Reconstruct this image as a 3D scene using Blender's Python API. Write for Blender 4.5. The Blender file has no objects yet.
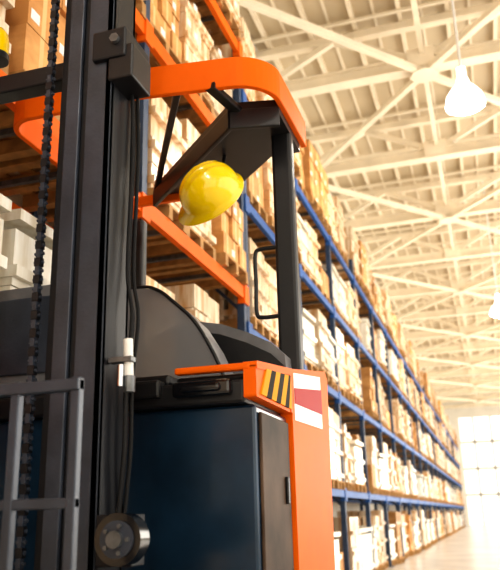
import bpy, math, random
from mathutils import Vector, Matrix
random.seed(7)
S=bpy.context.scene
CH=1.25   # camera height

# ------------------------------------------------------------ materials
def mat(name,col,rough=.5,metal=0,var=0,vscale=5,bump=0,bscale=40,coat=0,emit=0,alpha=1,trans=0,spec=.5):
    m=bpy.data.materials.new(name); m.use_nodes=True
    nt=m.node_tree; b=nt.nodes['Principled BSDF']
    b.inputs['Base Color'].default_value=(*col,1)
    b.inputs['Roughness'].default_value=rough
    b.inputs['Metallic'].default_value=metal
    b.inputs['Specular IOR Level'].default_value=spec
    b.inputs['Coat Weight'].default_value=coat
    b.inputs['Coat Roughness'].default_value=.12
    b.inputs['Transmission Weight'].default_value=trans
    b.inputs['Alpha'].default_value=alpha
    if emit:
        b.inputs['Emission Color'].default_value=(*col,1); b.inputs['Emission Strength'].default_value=emit
    tc=nt.nodes.new('ShaderNodeTexCoord')
    if var:
        n=nt.nodes.new('ShaderNodeTexNoise'); n.inputs['Scale'].default_value=vscale; n.inputs['Detail'].default_value=4
        nt.links.new(tc.outputs['Object'],n.inputs['Vector'])
        r=nt.nodes.new('ShaderNodeValToRGB')
        r.color_ramp.elements[0].position=.3; r.color_ramp.elements[1].position=.7
        r.color_ramp.elements[0].color=(*[c*(1-var) for c in col],1)
        r.color_ramp.elements[1].color=(*[min(1,c*(1+var)) for c in col],1)
        nt.links.new(n.outputs['Fac'],r.inputs['Fac']); nt.links.new(r.outputs['Color'],b.inputs['Base Color'])
    if bump:
        n2=nt.nodes.new('ShaderNodeTexNoise'); n2.inputs['Scale'].default_value=bscale
        nt.links.new(tc.outputs['Object'],n2.inputs['Vector'])
        bp=nt.nodes.new('ShaderNodeBump'); bp.inputs['Strength'].default_value=bump; bp.inputs['Distance'].default_value=.01
        nt.links.new(n2.outputs['Fac'],bp.inputs['Height']); nt.links.new(bp.outputs['Normal'],b.inputs['Normal'])
    return m
def carton_mat(name,a,bcol,rough,coat,streak,lo=.6,hi=1.3):
    m=mat(name,a,rough,coat=coat,bump=.35 if streak else .1,bscale=14); nt=m.node_tree; b=nt.nodes['Principled BSDF']
    oi=nt.nodes.new('ShaderNodeObjectInfo'); tc=nt.nodes.new('ShaderNodeTexCoord')
    add=nt.nodes.new('ShaderNodeVectorMath'); add.operation='ADD'
    mul=nt.nodes.new('ShaderNodeMath'); mul.operation='MULTIPLY'; mul.inputs[1].default_value=37
    nt.links.new(oi.outputs['Random'],mul.inputs[0])
    nt.links.new(tc.outputs['Object'],add.inputs[0]); nt.links.new(mul.outputs[0],add.inputs[1])
    mp=nt.nodes.new('ShaderNodeMapping'); mp.inputs['Scale'].default_value=(9,9,1.3) if streak else (2,2,4)
    nt.links.new(add.outputs[0],mp.inputs['Vector'])
    n=nt.nodes.new('ShaderNodeTexNoise'); n.inputs['Scale'].default_value=1.2; n.inputs['Detail'].default_value=5
    nt.links.new(mp.outputs[0],n.inputs['Vector'])
    r=nt.nodes.new('ShaderNodeValToRGB'); r.color_ramp.elements[0].position=.38; r.color_ramp.elements[1].position=.66
    r.color_ramp.elements[0].color=(*a,1); r.color_ramp.elements[1].color=(*bcol,1)
    nt.links.new(n.outputs['Fac'],r.inputs['Fac'])
    hs=nt.nodes.new('ShaderNodeHueSaturation')
    mr=nt.nodes.new('ShaderNodeMapRange'); mr.inputs['To Min'].default_value=lo; mr.inputs['To Max'].default_value=hi
    nt.links.new(oi.outputs['Random'],mr.inputs['Value']); nt.links.new(mr.outputs[0],hs.inputs['Value'])
    nt.links.new(r.outputs['Color'],hs.inputs['Color']); nt.links.new(hs.outputs['Color'],b.inputs['Base Color'])
    return m
M=dict(
 mast=mat('mast_steel',(.045,.056,.080),.38,.2,.25,6,.1,60,spec=.6),
 mastd=mat('mast_dark',(.009,.010,.014),.45,.1),
 black=mat('black_paint',(.009,.009,.011),.42,0,.2,8,.05,80),
 blackg=mat('black_gloss',(.006,.006,.008),.15,0,coat=.5),
 rubber=mat('rubber',(.008,.008,.009),.7,spec=.3),
 chrome=mat('chrome',(.6,.6,.62),.2,1),
 grey=mat('grey_plastic',(.17,.17,.18),.45,0,.15,10),
 steel=mat('worn_steel',(.18,.19,.20),.4,.7,.3,20),
 orange=mat('orange_paint',(.92,.15,.003),.5,0,.06,4,spec=.12),
 orange_r=mat('orange_rack_paint',(.85,.15,.008),.5,0,.12,3,spec=.15),
 blue_r=mat('blue_rack_paint',(.025,.10,.32),.5,0,.15,3,spec=.3),
 post=mat('rack_upright_paint',(.03,.055,.11),.5,.1,.2,3),
 navy=mat('navy_paint',(.009,.032,.065),.3,.2,.35,3,.05,30,coat=.4),
 bronze=mat('bronze_panel',(.085,.055,.038),.55,0,.6,3,spec=.1),
 yellow=mat('yellow_abs',(1,.69,.0),.2,0,coat=.8,spec=.4),
 hz_y=mat('hazard_yellow',(.80,.36,.02),.6,spec=.05),
 hz_k=mat('hazard_black',(.02,.015,.01),.6,spec=.05),
 white=mat('white_plastic',(.85,.85,.83),.4),
 red=mat('red_vinyl',(.42,.004,.006),.5,spec=.1),
 tint=mat('tinted_plastic',(.26,.26,.27),.15,0,alpha=.85,coat=.6),
 wood=mat('pallet_wood',(.45,.24,.08),.75,0,.3,8),
 tape=mat('packing_tape',(.72,.50,.23),.3),
 carton=carton_mat('carton',(.46,.21,.06),(.70,.37,.13),.7,0,False,.55,1.35),
 wrap=carton_mat('stretch_wrapped_carton',(.60,.33,.13),(.93,.82,.64),.3,.5,True,.8,1.2),
 wwrap=carton_mat('white_wrapped_goods',(.74,.67,.54),(.94,.91,.83),.35,.4,True,.9,1.15),
 truss=mat('truss_paint',(.84,.74,.58),.5,0,.08,2),
 deck=mat('roof_deck',(.56,.46,.32),.6,0,.06,.6),
 rib=mat('roof_rib',(.80,.71,.56),.6),
 wall=mat('wall_paint',(.72,.68,.60),.7,0,.06,1),
 floor=mat('polished_concrete',(.70,.68,.64),.25,0,.1,.8),
 glow=mat('lamp_diffuser',(1,.98,.93),.4,emit=25),
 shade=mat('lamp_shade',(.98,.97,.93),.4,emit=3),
)
# ------------------------------------------------------------ mesh builder
class MB:
    def __init__(s): s.v=[];s.f=[];s.m=[];s.sm=[];s.mats=[]
    def mi(s,m):
        if m not in s.mats: s.mats.append(m)
        return s.mats.index(m)
    def add(s,vs,fs,m,smooth=False):
        o=len(s.v); s.v+= [tuple(x) for x in vs]; k=s.mi(m)
        for f in fs: s.f.append([i+o for i in f]); s.m.append(k); s.sm.append(smooth)
    def box(s,x0,x1,y0,y1,z0,z1,m):
        vs=[(x,y,z) for z in(z0,z1) for y in(y0,y1) for x in(x0,x1)]
        s.add(vs,[(0,2,3,1),(4,5,7,6),(0,1,5,4),(2,6,7,3),(0,4,6,2),(1,3,7,5)],m)
    def prism(s,pts,vec,m,smooth=False):
        n=len(pts); vec=Vector(vec); a=[Vector(p) for p in pts]; vs=a+[p+vec for p in a]
        s.add(vs,[tuple(range(n)),tuple(range(2*n-1,n-1,-1))],m)
        s.add(vs,[(i,n+i,n+(i+1)%n,(i+1)%n) for i in range(n)],m,smooth)
    def beam(s,a,b,w,h,m,up=(0,0,1)):
        a=Vector(a);b=Vector(b);d=(b-a).normalized();up=Vector(up)
        if abs(d.dot(up))>.98: up=Vector((0,1,0))
        r=d.cross(up).normalized();u=r.cross(d)
        q=[r*w/2*i+u*h/2*j for i,j in((-1,-1),(1,-1),(1,1),(-1,1))]
        s.prism([a+x for x in q],b-a,m)
    def cyl(s,a,b,r,m,n=16,r2=None):
        a=Vector(a);b=Vector(b);d=(b-a).normalized();t=Vector((0,0,1)) if abs(d.z)<.9 else Vector((1,0,0))
        e=d.cross(t).normalized();g=d.cross(e); r2=r if r2 is None else r2
        c=[(math.cos(2*math.pi*i/n),math.sin(2*math.pi*i/n)) for i in range(n)]
        vs=[a+(e*x+g*y)*r for x,y in c]+[b+(e*x+g*y)*r2 for x,y in c]
        s.add(vs,[tuple(range(n)),tuple(range(2*n-1,n-1,-1))],m)
        s.add(vs,[(i,n+i,n+(i+1)%n,(i+1)%n) for i in range(n)],m,True)
    def tube(s,pts,r,m,n=8):
        pts=[Vector(p) for p in pts]; 
        P=[pts[0]]+pts+[pts[-1]]; out=[]
        for i in range(1,len(P)-2):
            for k in range(6):
                t=k/6; p0,p1,p2,p3=P[i-1:i+3]
                out.append(.5*((2*p1)+(p2-p0)*t+(2*p0-5*p1+4*p2-p3)*t*t+(3*p1-p0-3*p2+p3)*t**3))
        out.append(pts[-1]); vs=[]; e=None
        for i,p in enumerate(out):
            d=(out[min(i+1,len(out)-1)]-out[max(i-1,0)]).normalized()
            if e is None: e=d.orthogonal().normalized()
            e=(e-d*e.dot(d)).normalized(); g=d.cross(e)
            vs+=[p+(e*math.cos(2*math.pi*k/n)+g*math.sin(2*math.pi*k/n))*r for k in range(n)]
        fs=[(i*n+k,i*n+(k+1)%n,(i+1)*n+(k+1)%n,(i+1)*n+k) for i in range(len(out)-1) for k in range(n)]
        s.add(vs,fs,m,True); L=len(out)-1
        s.add(vs,[tuple(range(n-1,-1,-1)),tuple(L*n+k for k in range(n))],m)
    def lathe(s,prof,m,n=28,c=(0,0,0)):
        vs=[];c=Vector(c)
        for r,z in prof: vs+=[c+Vector((r*math.cos(2*math.pi*k/n),r*math.sin(2*math.pi*k/n),z)) for k in range(n)]
        s.add(vs,[(i*n+k,i*n+(k+1)%n,(i+1)*n+(k+1)%n,(i+1)*n+k) for i in range(len(prof)-1) for k in range(n)],m,True)
    def strip(s,path,h,t,m,z,smooth=True):
        n=len(path); L=[]
        for i,p in enumerate(path):
            a=Vector(path[max(i-1,0)][:2]);b=Vector(path[min(i+1,n-1)][:2]);d=(b-a).normalized();L.append(Vector((-d.y,d.x)))
        vs=[]
        for p,q in zip(path,L):
            zz=z+(p[2] if len(p)>2 else 0)
            for o,dz in((0,-h/2),(t,-h/2),(t,h/2),(0,h/2)): vs.append((p[0]+q.x*o,p[1]+q.y*o,zz+dz))
        fs=[(i*4+k,i*4+(k+1)%4,(i+1)*4+(k+1)%4,(i+1)*4+k) for i in range(n-1) for k in range(4)]
        s.add(vs,fs,m); s.add(vs,[(3,2,1,0),tuple((n-1)*4+k for k in range(4))],m)
    def mesh(s,name):
        me=bpy.data.meshes.new(name); me.from_pydata(s.v,[],s.f)
        for m in s.mats: me.materials.append(M[m])
        for p,k,sm in zip(me.polygons,s.m,s.sm): p.material_index=k; p.use_smooth=sm
        me.update(); return me
    def obj(s,name,parent=None,bevel=0,loc=(0,0,0)):
        o=bpy.data.objects.new(name,s.mesh(name)); S.collection.objects.link(o); o.location=loc
        if parent: o.parent=parent
        if bevel:
            b=o.modifiers.new('bevel','BEVEL'); b.width=bevel; b.segments=2; b.limit_method='ANGLE'; b.angle_limit=math.radians(50)
        return o
def empty(name,loc=(0,0,0)):
    o=bpy.data.objects.new(name,None); S.collection.objects.link(o); o.location=loc; o.empty_display_size=.2; return o
def arc(cx,cy,r,a0,a1,n=8):
    return [(cx+r*math.cos(math.radians(a0+(a1-a0)*i/n)),cy+r*math.sin(math.radians(a0+(a1-a0)*i/n))) for i in range(n+1)]

# ------------------------------------------------------------ building
ZR=12.25; XL=-4.3; XR=9; Y0=-6; Y1=76
b=MB(); b.box(XL-.2,XR+.2,Y0,Y1,-.2,0,'floor'); b.obj('floor')
b=MB(); b.box(XL-.2,XL,Y0,Y1,0,ZR,'wall'); b.obj('wall_left')
b=MB()   # unseen right wall, its long openings added to let light in
b.box(XR,XR+.2,Y0,Y1,0,1,'wall'); b.box(XR,XR+.2,Y0,Y1,9.5,ZR,'wall')
y=Y0
while y<Y1-.3: b.box(XR,XR+.2,y,y+.4,1,9.5,'wall'); y+=5
b.obj('wall_right')
b=MB()   # far wall with tall glazed bays
b.box(XL,-2.4,Y1,Y1+.2,0,ZR,'wall'); b.box(7,XR,Y1,Y1+.2,0,ZR,'wall'); b.box(-2.4,7,Y1,Y1+.2,10,ZR,'wall')
for x in(-1.2,.4,2,3.6,5.2): b.box(x,x+.2,Y1,Y1+.2,0,10,'wall')
for z in(2.6,5,7.5): b.box(-2.4,7,Y1,Y1+.2,z,z+.25,'wall')
b.obj('wall_far')
b=MB(); b.box(XL,XR,Y0-.2,Y0,0,ZR,'wall'); b.obj('wall_back')
b=MB(); b.box(XL,XR,Y0,Y1,ZR,ZR+.1,'deck')
x=XL+.3; i=0
while x<XR:
    b.box(x,x+.09,Y0,Y1,ZR-.16,ZR,'truss'); 
    b.box(x+.5,x+.56,Y0,Y1,ZR-.05,ZR,'rib'); x+=1.05
y=Y0
while y<Y1: b.box(XL,XR,y,y+.08,ZR-.22,ZR-.16,'rib'); y+=2.275
b.obj('ceiling')
# trusses
tz=10.72; P=4.55; ty=15.0-P*4; b=MB(); tys=[]
while ty<Y1-1: tys.append(ty); ty+=P
for ty in tys:
    b.box(XL,XR,ty-.16,ty+.16,tz,tz+.04,'truss'); b.box(XL,XR,ty-.03,ty+.03,tz+.04,tz+.30,'truss'); b.box(XL,XR,ty-.13,ty+.13,tz+.30,tz+.34,'truss')
    b.box(XL,XR,ty-.1,ty+.1,ZR-.38,ZR-.2,'truss')
    x=XL-.05;i=0
    while x<XR-.5:
        za,zb=(tz+.25,ZR-.3) if i%2==0 else (ZR-.3,tz+.25)
        b.beam((x,ty,za),(x+1.95,ty,zb),.14,.14,'truss')
        if i%2==0: b.box(x-.3,x+.3,ty-.165,ty+.165,tz+.05,tz+.5,'truss')
        x+=1.95;i+=1
nx0=-.4
for i in range(len(tys)-1):
    a,c=tys[i],tys[i+1]
    if i%2==1: a,c=c,a
    for s0,s1 in((nx0,-4.25),(nx0,3.5),(7.4,3.5)):
        b.beam((s0,a,tz-.06),(s1,c,tz-.06),.14,.12,'truss')
for i in range(0,len(tys),2):
    b.cyl((nx0,tys[i],tz-.14),(nx0,tys[i],tz-.12),.32,'truss',8)
for i in range(1,len(tys),2):
    b.cyl((3.5,tys[i],tz-.14),(3.5,tys[i],tz-.12),.32,'truss',8)
b.box(-.46,-.34,Y0,Y1,tz+.34,tz+.44,'truss')
b.obj('roof_truss')

# ------------------------------------------------------------ pallet racking
FX=-2.6; BX=-3.65
def rack(b,y0,nb,levels,mat_,bh,bay=2.8):
    top=levels[-1]+.5
    for i in range(nb+1):
        y=y0+i*bay
        for x in(FX,BX):
            b.box(x-.05,x+.04,y-.05,y+.05,0,top,'post'); b.box(x-.1,x+.09,y-.09,y+.09,0,.02,'post')
        for k in range(int(top/1.1)):
            z=.3+k*1.1; b.beam((FX-.02,y,z),(BX+.02,y,z+(1.0 if k%2 else 0)),.04,.04,'post'); 
            b.beam((FX-.02,y,z),(BX+.02,y,z+1.0),.035,.035,'post')
        for z in levels: b.box(FX-.03,FX+.065,y-.08,y+.08,z-.13,z+.10,mat_)
        if i<nb:
            for z in levels:
                for x in(FX+.02,BX-.02): b.box(x-.03,x+.03,y+.05,y+bay-.05,z-bh/2,z+bh/2,mat_)
                for q in(.7,1.4,2.1): b.box(BX,FX,y+q-.02,y+q+.02,z+bh/2-.05,z+bh/2-.005,'steel')
OL=[2.0,3.8,5.54,7.2]; BL=[1.61,3.37,5.03,6.53]
rk=empty('pallet_rack'); b=MB(); rack(b,-.3-2.8,4,OL,'orange_r',.15); b.obj('orange_bays',rk)
rk=empty('pallet_rack'); b=MB(); rack(b,8.22,22,BL,'blue_r',.12); b.obj('blue_bays',rk)

def load(kind,h,grid,m,seed,drop=0):
    b=MB(); # centre xy, z from 0 ; X depth 1.1, Y width .8
    for yy in(-.36,0,.36): b.box(-.54,.54,yy-.04,yy+.04,.022,.122,'wood')
    for xx in(-.48,-.24,0,.24,.48): b.box(xx-.06,xx+.06,-.4,.4,.122,.144,'wood')
    for yy in(-.36,0,.36): b.box(-.54,.54,yy-.05,yy+.05,0,.022,'wood')
    z=.144; nx,ny,nz=grid; r=random.Random(seed); hh=(h-.144)/nz
    for k in range(nz):
        for i in range(nx):
            for j in range(ny):
                if k==nz-1 and r.random()<drop: continue
                x0=-.54+i*1.08/nx; y0=-.39+j*.78/ny; a=r.uniform(.0,.05); c=r.uniform(.0,.02)
                X0,X1,Ya,Yb=x0+.004+a*.3,x0+1.08/nx-.004-a,y0+.004+c,y0+.78/ny-.004
                zt=z+(k+1)*hh-.004-(r.uniform(0,.12) if k==nz-1 and drop else 0)
                b.box(X0,X1,Ya,Yb,z+k*hh+.002,zt,m)
                if m=='carton':
                    ym=(Ya+Yb)/2
                    b.box(X0-.001,X1+.001,ym-.025,ym+.025,z+k*hh+.003,zt+.001,'tape')
                if i==nx-1 and r.random()<(.5 if m=='carton' else .2): b.box(X1,X1+.003,Ya+.03,Ya+.13,z+k*hh+.06,z+k*hh+.14,'white')
    if m!='carton':
        for q in range(3):
            zz=.2+q*(h-.3)/2.6; b.box(-.548,.548,-.398,.398,zz,zz+.07,m)
    return b.mesh('load_%d'%kind)
LM=[load(0,1.28,(2,2,3),'carton',1), load(1,1.2,(3,2,4),'wrap',2), load(2,1.1,(2,1,2),'carton',3,.3), load(3,1.33,(2,2,5),'wrap',4),
    load(4,1.2,(3,3,4),'carton',5,.45), load(5,.85,(2,2,2),'carton',6,.2), load(6,1.22,(2,1,3),'wwrap',7,.2), load(7,1.05,(2,2,3),'wwrap',8,.4),
    load(8,.65,(2,2,1),'wrap',9), load(9,1.3,(2,3,6),'wrap',10,.5)]
stock=empty('pallet_load')
def put(x,y,z,k,rot=0):
    o=bpy.data.objects.new('load',LM[k]); S.collection.objects.link(o); o.parent=stock
    o.location=(x,y,z); o.rotation_euler=(0,0,rot); return o
xc=(FX+BX)/2+.02
for bi in range(4):
    for li,z in enumerate([0]+OL):
        for p in range(3):
            if bi==3 and li==1 and p==2: continue
            k=random.choice([0,1,3,4,3,9])
            if li==1: k=random.choice([8,5,1])
            if li==1 and bi==2: k=6 if p<2 else 1
            if bi==3 and li==1 and p==1: k=3
            put(xc+random.uniform(-.05,.08),-3.1+bi*2.8+.5+p*.9,z+(.075 if z else .0)+.003,k,random.uniform(-.02,.02))
for bi in range(22):
    for li,z in enumerate([0]+BL):
        for p in range(3):
            if random.random()<.07: continue
            k=random.choice([0,1,2,3,3,1,4,6,6,7,9,9,1]) if li<4 else random.choice([0,1,3,9,4])
            put(xc+random.uniform(-.04,.12),8.22+bi*2.8+.5+p*.9,z+(.06 if z else 0)+.003,k,random.uniform(-.05,.05))

# ------------------------------------------------------------ lamps
for xx,yy in((.0,-3),(.28,11),(.88,25)):
    L=empty('high_bay_lamp',(xx,yy,7.5)); b=MB()
    b.lathe([(.05,.42),(.09,.40),(.12,.28),(.2,.2),(.28,.08),(.31,-.05),(.31,-.08),(.29,-.07),(.26,.06),(.1,.2)],'shade')
    b.obj('shade',L); b=MB(); b.lathe([(.28,-.05),(.25,-.11),(.15,-.16),(0,-.18)],'glow'); b.obj('diffuser',L)
    b=MB(); b.cyl((0,0,.4),(0,0,ZR-7.5),.022,'white',8); b.cyl((0,0,.38),(0,0,.6),.07,'shade',12); b.obj('suspension_rod',L)
    ld=bpy.data.lights.new('lamp','POINT'); ld.energy=180; ld.color=(1,.95,.86); ld.shadow_soft_size=.25
    lo=bpy.data.objects.new('bulb',ld); S.collection.objects.link(lo); lo.parent=L; lo.location=(0,0,-.5)

# ------------------------------------------------------------ forklift
T=empty('forklift_truck')
def upright(b,x0,s,cyl=True):
    def bx(t0,t1,y0,y1,z0,z1,m):
        a,c=sorted((x0+s*t0,x0+s*t1)); b.box(a,c,y0,y1,z0,z1,m)
    bx(0,.03,2.395,2.60,.1,4.3,'mastd'); bx(0,.115,2.395,2.42,.1,4.3,'mast'); bx(0,.12,2.575,2.60,.1,4.3,'mastd')
    bx(.115,.14,2.405,2.43,.1,4.3,'mastd')
    bx(.14,.18,2.40,2.58,.45,4.4,'mastd'); bx(.14,.205,2.385,2.405,.45,4.4,'mast'); bx(.205,.26,2.43,2.55,.45,4.4,'mastd')
    X=x0+s*(.12 if not cyl else .255)
    b.cyl((X,2.66,.3),(X,2.66,3.0),.04,'mastd',16); b.cyl((X,2.66,3.0),(X,2.66,4.2),.026,'chrome',16)
    b.cyl((X,2.66,2.94),(X,2.66,3.05),.05,'steel',16)
b=MB(); upright(b,-1.317,-1); b.obj('mast_upright_right',T,.004)
b=MB(); upright(b,-2.30,1,False); b.obj('mast_upright_left',T,.004)
b=MB()
for z in(.35,3.9): b.box(-2.25,-1.33,2.60,2.68,z,z+.16,'mastd')
b.box(-1.40,-1.245,2.37,2.60,3.09,3.23,'mastd'); b.box(-1.33,-1.215,2.38,2.56,2.99,3.15,'black')
b.cyl((-1.29,2.35,3.17),(-1.29,2.38,3.17),.022,'steel',6)
b.box(-2.35,-1.50,2.46,2.55,3.10,3.19,'mastd')
b.obj('mast_cross_members',T,.008)
b=MB() # amber beacon standing on the cross member
b.cyl((-1.985,2.5,3.18),(-1.985,2.5,3.33),.02,'mastd',12); b.cyl((-1.985,2.5,3.31),(-1.985,2.5,3.34),.06,'black',20)
b.lathe([(.055,0),(.057,.06),(.05,.11),(.03,.14),(0,.15)],'yellow',20,(-1.985,2.5,3.34)); b.obj('warning_beacon',T)
b=MB() # leaf chain
for x in(-1.605,-1.98):
    z=.7;i=0
    while z<(4.15 if x>-1.7 else 3.05):
        b.box(x-.014+(.005 if i%2 else 0),x+.014-(.005 if i%2 else 0),2.375,2.40,z,z+.034,'mast' if i%2 else 'mastd'); b.cyl((x-.02,2.388,z+.017),(x+.02,2.388,z+.017),.007,'mast',8)
        z+=.036;i+=1
b.obj('lift_chain',T)
b=MB() # hoses
for dx,dy in((0,0),(.012,.03),(-.02,.05)):
    b.tube([(-1.285+dx,2.52+dy,3.0),(-1.275+dx,2.52+dy,2.7),(-1.275+dx,2.5+dy,2.2),(-1.25+dx,2.5+dy,2.0),(-1.270+dx,2.5+dy,1.75),(-1.27+dx,2.5+dy,1.5),(-1.29+dx,2.5+dy,1.25),(-1.29+dx,2.5+dy,1.1)],.008,'rubber')
b.obj('hydraulic_hoses',T)
b=MB()
b.cyl((-1.237,2.46,1.76),(-1.244,2.46,1.90),.018,'white',12); b.cyl((-1.262,2.44,1.72),(-1.262,2.44,1.80),.013,'chrome',12)
b.box(-1.31,-1.215,2.43,2.47,1.81,1.83,'steel'); b.cyl((-1.234,2.46,1.70),(-1.234,2.46,1.76),.022,'steel',6)
b.obj('hose_coupling',T,.002)
b=MB() # mast roller
c=(-1.20,2.34,1.19)
b.cyl((c[0],2.33,c[2]),(c[0],2.40,c[2]),.085,'blackg',32); b.cyl((c[0],2.32,c[2]),(c[0],2.335,c[2]),.06,'mast',32); b.cyl((c[0],2.30,c[2]),(c[0],2.335,c[2]),.028,'steel',20)
for k in range(5):
    a=2*math.pi*k/5; b.cyl((c[0]+.044*math.cos(a),2.31,c[2]+.044*math.sin(a)),(c[0]+.044*math.cos(a),2.335,c[2]+.044*math.sin(a)),.008,'steel',6)
b.box(-1.32,-1.18,2.40,2.50,1.10,1.27,'mastd')
b.obj('mast_roller',T,.004)
# ---- load backrest + carriage + forks
b=MB(); Yb=1.93
for x in(-1.14,-1.345,-1.55,-1.755,-1.96,-2.165,-2.36): b.box(x-.015,x+.015,Yb-.012,Yb+.018,.50,1.66,'mast')
b.box(-2.375,-1.125,Yb-.02,Yb+.02,1.62,1.655,'mast'); b.box(-2.375,-1.125,Yb-.01,Yb+.02,1.285,1.315,'mast'); 
b.box(-2.375,-1.125,Yb-.03,Yb+.05,.82,.92,'mast'); b.box(-2.375,-1.125,Yb-.03,Yb+.05,.42,.54,'mast')
for x in(-1.45,-2.05): b.box(x-.03,x+.03,Yb+.05,2.40,.45,.9,'mastd')
b.obj('load_backrest',T,.004)
b=MB()
for x in(-1.35,-2.15): 
    b.box(x-.06,x+.06,Yb-.075,Yb-.03,.10,.92,'mastd'); b.prism([(x-.06,Yb-.03,.10),(x-.06,Yb-.03,.15),(x-.06,.8,.115),(x-.06,.8,.10)],(.12,0,0),'mastd')
b.obj('forks',T,.003)
b=MB()
for x in(-1.02,-2.42):
    b.box(x-.06,x+.06,1.7,2.96,.12,.34,'black'); b.cyl((x-.05,1.75,.13),(x+.05,1.75,.13),.13,'rubber',24)
b.box(-2.42,-1.02,2.68,2.96,.3,.6,'black')
b.obj('outrigger_legs',T,.006)
# ---- body
b=MB(); b.box(-2.46,-.90,2.95,3.46,.15,1.70,'navy'); b.box(-2.44,-.93,3.46,4.33,.15,1.92,'black'); b.box(-2.40,-1.3,4.33,4.85,.15,1.92,'black'); b.obj('chassis',T,.015)
b=MB()
for x in(-2.35,-1.02):
    for y in(3.25,4.1): b.cyl((x-.06,y,.16),(x+.06,y,.16),.16,'rubber',24)
b.obj('wheels',T)
b=MB(); b.box(-.90,-.885,2.985,3.43,.3,1.67,'bronze'); b.box(-.885,-.87,3.33,3.36,1.3,1.42,'black'); b.obj('battery_door',T,.006)
b=MB(); b.box(-2.44,-.93,2.90,3.5,1.70,1.80,'black'); b.box(-2.44,-1.28,2.93,3.5,1.80,1.85,'black')
b.box(-1.24,-.98,2.86,3.0,1.735,1.80,'blackg'); b.box(-1.20,-1.02,2.84,2.87,1.75,1.785,'blackg')
b.box(-1.62,-1.30,2.87,2.95,1.74,1.82,'black')
b.box(-1.25,-.90,2.93,3.5,1.80,1.83,'black')
b.obj('top_cover',T,.014)
b=MB(); b.box(-1.24,-.90,2.885,2.93,1.835,1.865,'orange')
b.prism([(-.93,2.89,1.835),(-.93,2.89,1.868),(-.93,3.5,1.94),(-.93,4.28,2.06),(-.93,4.34,2.02),(-.93,4.22,.3),(-.93,4.12,.2),(-.93,3.46,.2),(-.93,3.46,1.72),(-.93,3.44,1.72),(-.93,3.44,1.9)],(.06,0,0),'orange')
b.prism([(-.93,2.89,1.72),(-.93,2.89,1.86),(-.93,3.45,1.92),(-.93,3.45,1.72)],(.055,0,0),'orange')
b.obj('orange_side_panel',T,.01)
b=MB()   # slanted hazard stripes as applied tape
za=lambda y:1.735; zb=lambda y:1.85+(y-2.95)*.09
y=2.94; k=0; st=.075; sl=.09
while y<3.44:
    y1=min(y+st,3.44)
    ya,yb=max(2.94,y),y1
    b.prism([(-.875,ya,za(ya)),(-.875,yb,za(yb)),(-.875,min(yb+sl,3.44),zb(min(yb+sl,3.44))),(-.875,min(ya+sl,3.44),zb(min(ya+sl,3.44)))],(.008,0,0),'hz_k' if k%2 else 'hz_y')
    y+=st;k+=1
b.obj('hazard_tape',T)
b=MB(); pl=lambda y0,y1,z0,z1,m,o: b.prism([(-.87+o,y0,z0+(y0-3.5)*.03),(-.87+o,y1,z0+(y1-3.5)*.03),(-.87+o,y1,z1+(y1-3.5)*.13),(-.87+o,y0,z1+(y0-3.5)*.13)],(.003,0,0),m)
pl(3.50,4.12,1.69,1.92,'white',0); pl(3.50,4.12,1.77,1.845,'red',.003); b.obj('warning_label',T)
b=MB()
prof=[(-2.25,1.86),(-2.3,2.25),(-2.1,2.36),(-1.61,2.365),(-1.48,2.34),(-1.38,2.26),(-1.28,2.16),(-1.20,2.03),(-1.14,1.90),(-1.13,1.85)]
b.prism([(x,3.22,z) for x,z in prof],(0,.03,0),'tint',True); 
n=len(prof)
vs=[(x,3.22,z) for x,z in prof]+[(x,3.42,z) for x,z in prof]
b.add(vs,[(i,n+i,n+i+1,i+1) for i in range(n-1)],'grey',True)
b.tube([(x,3.22,z) for x,z in prof],.009,'black',6)
b.obj('tinted_windscreen',T)
b=MB()
b.box(-2.44,-1.72,3.0,3.2,1.84,2.36,'grey'); b.box(-2.40,-1.76,2.985,3.0,1.92,2.30,'mast'); b.obj('control_cabinet',T,.012)
b=MB()
prof=[(-1.9,1.9),(-1.85,2.1),(-1.6,2.26),(-1.45,2.28),(-1.3,2.25),(-1.15,2.19),(-1.02,2.12),(-.95,2.05),(-.94,1.9)]
b.prism([(x,3.66,z) for x,z in prof],(0,.45,0),'grey',True)
b.prism([(x,3.645,z-.06) for x,z in prof[1:-1]],(0,.02,0),'black',True)
b.box(-1.8,-1.3,3.43,3.6,1.85,2.0,'black'); b.cyl((-1.45,3.5,2.0),(-1.42,3.48,2.14),.012,'black',10); b.cyl((-1.42,3.48,2.14),(-1.42,3.48,2.18),.022,'blackg',12)
b.obj('operator_console',T,.008)
b=MB()
b.box(-2.2,-1.6,4.35,4.75,1.9,2.1,'black'); b.box(-2.2,-1.6,4.65,4.78,2.1,2.5,'black'); b.obj('seat',T,.05)
# ---- overhead guard
b=MB()
for x,y in((-.957,3.83),(-2.40,3.83),(-2.34,4.75)):
    b.box(x-.06,x+.06,y-.045,y+.045,1.85,3.42,'black')
b.obj('guard_pillars',T,.02)
b=MB()
path=[(-2.46,4.4),(-2.46,3.45)]+arc(-2.28,3.37,.18,180,262,7)+[(-1.62,3.20),(-1.3,3.245)]+arc(-1.12,3.52,.25,-84,-8,9)+[(-.868,3.7),(-.865,4.08)]
b.strip(path,.18,.035,'orange',CH+2.285)
b.box(-2.42,-1.72,4.36,4.40,3.36,3.43,'orange')
b.obj('guard_hoop',T,.006)
b=MB()
pts=[(-1.17,3.5),(-.90,3.56),(-.90,4.05),(-1.09,4.05),(-1.38,4.35),(-2.01,4.34)]
b.prism([(x,y,3.40) for x,y in pts],(0,0,.09),'black')
b.beam((-1.17,3.5,3.38),(-2.01,4.33,3.38),.03,.12,'black'); b.beam((-1.17,3.5,3.38),(-.90,3.56,3.38),.03,.12,'black')
b.beam((-1.2,3.26,3.46),(-1.13,3.52,3.44),.06,.04,'black')
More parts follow.
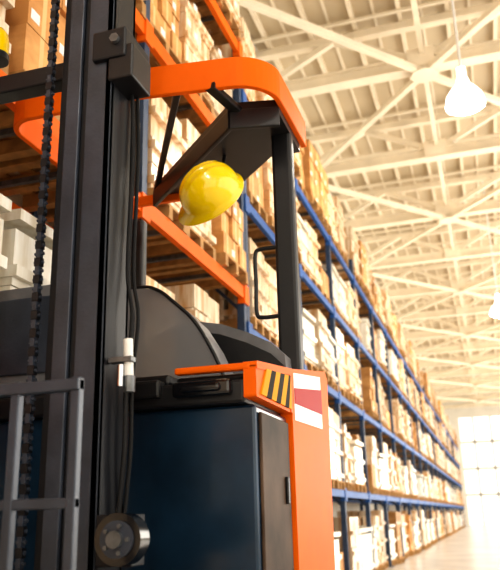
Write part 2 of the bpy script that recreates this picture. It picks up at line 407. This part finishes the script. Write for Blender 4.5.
b.beam((-1.38,3.25,3.48),(-2.02,4.37,3.46),.04,.03,'black'); b.beam((-1.62,3.23,3.48),(-2.2,4.37,3.46),.04,.03,'black'); b.beam((-1.9,3.22,3.48),(-2.38,4.37,3.46),.04,.03,'black')
b.obj('guard_roof_bars',T,.008)
b=MB(); b.tube([(-1.0,3.8,2.70),(-1.10,3.8,2.70),(-1.135,3.8,2.67),(-1.135,3.8,2.5),(-1.135,3.8,2.33),(-1.10,3.8,2.30),(-1.0,3.8,2.30)],.012,'black'); b.obj('grab_handle',T)
b=MB(); b.tube([(-1.36,3.95,3.42),(-1.36,3.85,3.2),(-1.33,3.68,3.08),(-1.30,3.60,3.0)],.012,'black'); b.obj('helmet_hook',T)

# ------------------------------------------------------------ hard hat
H=empty('hard_hat'); b=MB(); n=48; R=16; a_,b_,h_=.150,.134,.15
def ring(t,k,o=0):
    ph=2*math.pi*k/n; r=math.sin(t); z=h_*math.cos(t)**.85 if t<math.pi/2-1e-4 else 0
    x=(a_+o)*r*math.cos(ph); y=(b_+o)*r*math.sin(ph)
    rib=sum(.008*math.exp(-((y-c)/.009)**2) for c in(-.038,0,.038))*max(0,1-(t/1.3)**4)
    return (x,y,z+rib+o)
rows=[[ring(math.pi/2*i/R,k) for k in range(n)] for i in range(R+1)]
br=[]
for k in range(n):
    ph=2*math.pi*k/n; e=.014+.035*max(0,math.cos(ph))**2
    br.append(((a_+e)*math.cos(ph),(b_+.014)*math.sin(ph),-.010-.010*max(0,math.cos(ph))))
rows.append(br); rows.append([(x*.995,y*.995,z-.007) for x,y,z in br])
inner=[[ring(math.pi/2*i/R,k,-.004) for k in range(n)] for i in range(R,-1,-1)]
inner[0]=[(x,y,-.010) for x,y,z in inner[0]]
rows+=inner
vs=[p for r in rows for p in r]
b.add(vs,[(i*n+k,i*n+(k+1)%n,(i+1)*n+(k+1)%n,(i+1)*n+k) for i in range(len(rows)-1) for k in range(n)],'yellow',True)
b.obj('shell',H)
b=MB(); b.lathe([(.105,-.02),(.108,-.02),(.108,.02),(.105,.02),(.105,-.02)],'black'); 
for k in range(3):
    a=math.pi*k/3; b.tube([(.105*math.cos(a),.105*math.sin(a),.02),(.06*math.cos(a),.06*math.sin(a),.09),(0,0,.11),(-.06*math.cos(a),-.06*math.sin(a),.09),(-.105*math.cos(a),-.105*math.sin(a),.02)],.006,'black',6)
b.obj('suspension_harness',H)
zc=Vector((-.12,-.86,.38)).normalized(); xc_=Vector((-.75,-.1,-.6)); xc_=(xc_-zc*xc_.dot(zc)).normalized(); yc=zc.cross(xc_)
R3=Matrix((xc_,yc,zc)).transposed().to_4x4()
H.matrix_world=Matrix.Translation((-1.285,3.5,1.695+CH))@R3@Matrix.Scale(1.17,4)

# ------------------------------------------------------------ light
w=bpy.data.worlds.new('world'); S.world=w; w.use_nodes=True; nt=w.node_tree; bg=nt.nodes['Background']
bg.inputs['Color'].default_value=(1,.96,.9,1); bg.inputs['Strength'].default_value=1.6
def area(name,loc,rot,sx,sy,e,col=(1,.93,.81)):
    l=bpy.data.lights.new(name,'AREA'); l.shape='RECTANGLE'; l.size=sx; l.size_y=sy; l.energy=e; l.color=col
    o=bpy.data.objects.new(name,l); S.collection.objects.link(o); o.location=loc; o.rotation_euler=rot
r90=math.radians(90); rt=math.radians(99)
area('fill_light_near',(8.8,2,5),(0,r90,0),8,14,260)  # added area fill inside the unseen right wall, kept dim near the truck
area('fill_light_mid',(8.8,24,4.5),(0,rt,0),7,24,2000)  # added fill, tilted up to brighten ceiling and racks
area('fill_light_far',(8.8,54,4.5),(0,rt,0),7,34,3300)  # added fill, strongest, brightens the far end of the aisle
area('fill_light_back',(2,-5.7,5),(r90,0,0),9,7,230)  # added fill behind the camera; the back wall is solid

# ------------------------------------------------------------ camera
cd=bpy.data.cameras.new('camera'); cam=bpy.data.objects.new('camera',cd); S.collection.objects.link(cam); S.camera=cam
cd.sensor_fit='HORIZONTAL'; cd.sensor_width=36; cd.lens=740/500*36; cd.clip_end=300
cam.matrix_world=Matrix.Translation((0,0,CH))@Matrix.Rotation(math.radians(17.13),4,'Z')@Matrix.Rotation(math.radians(90+17.4),4,'X')@Matrix.Rotation(math.radians(-1.5),4,'Z')
cd.dof.use_dof=True; cd.dof.focus_distance=3.6; cd.dof.aperture_fstop=3.2
S.view_settings.view_transform='Standard'
for lk in('Medium High Contrast','High Contrast'):
    try: S.view_settings.look=lk; break
    except Exception as e: print(lk,e)
S.view_settings.exposure=0.05
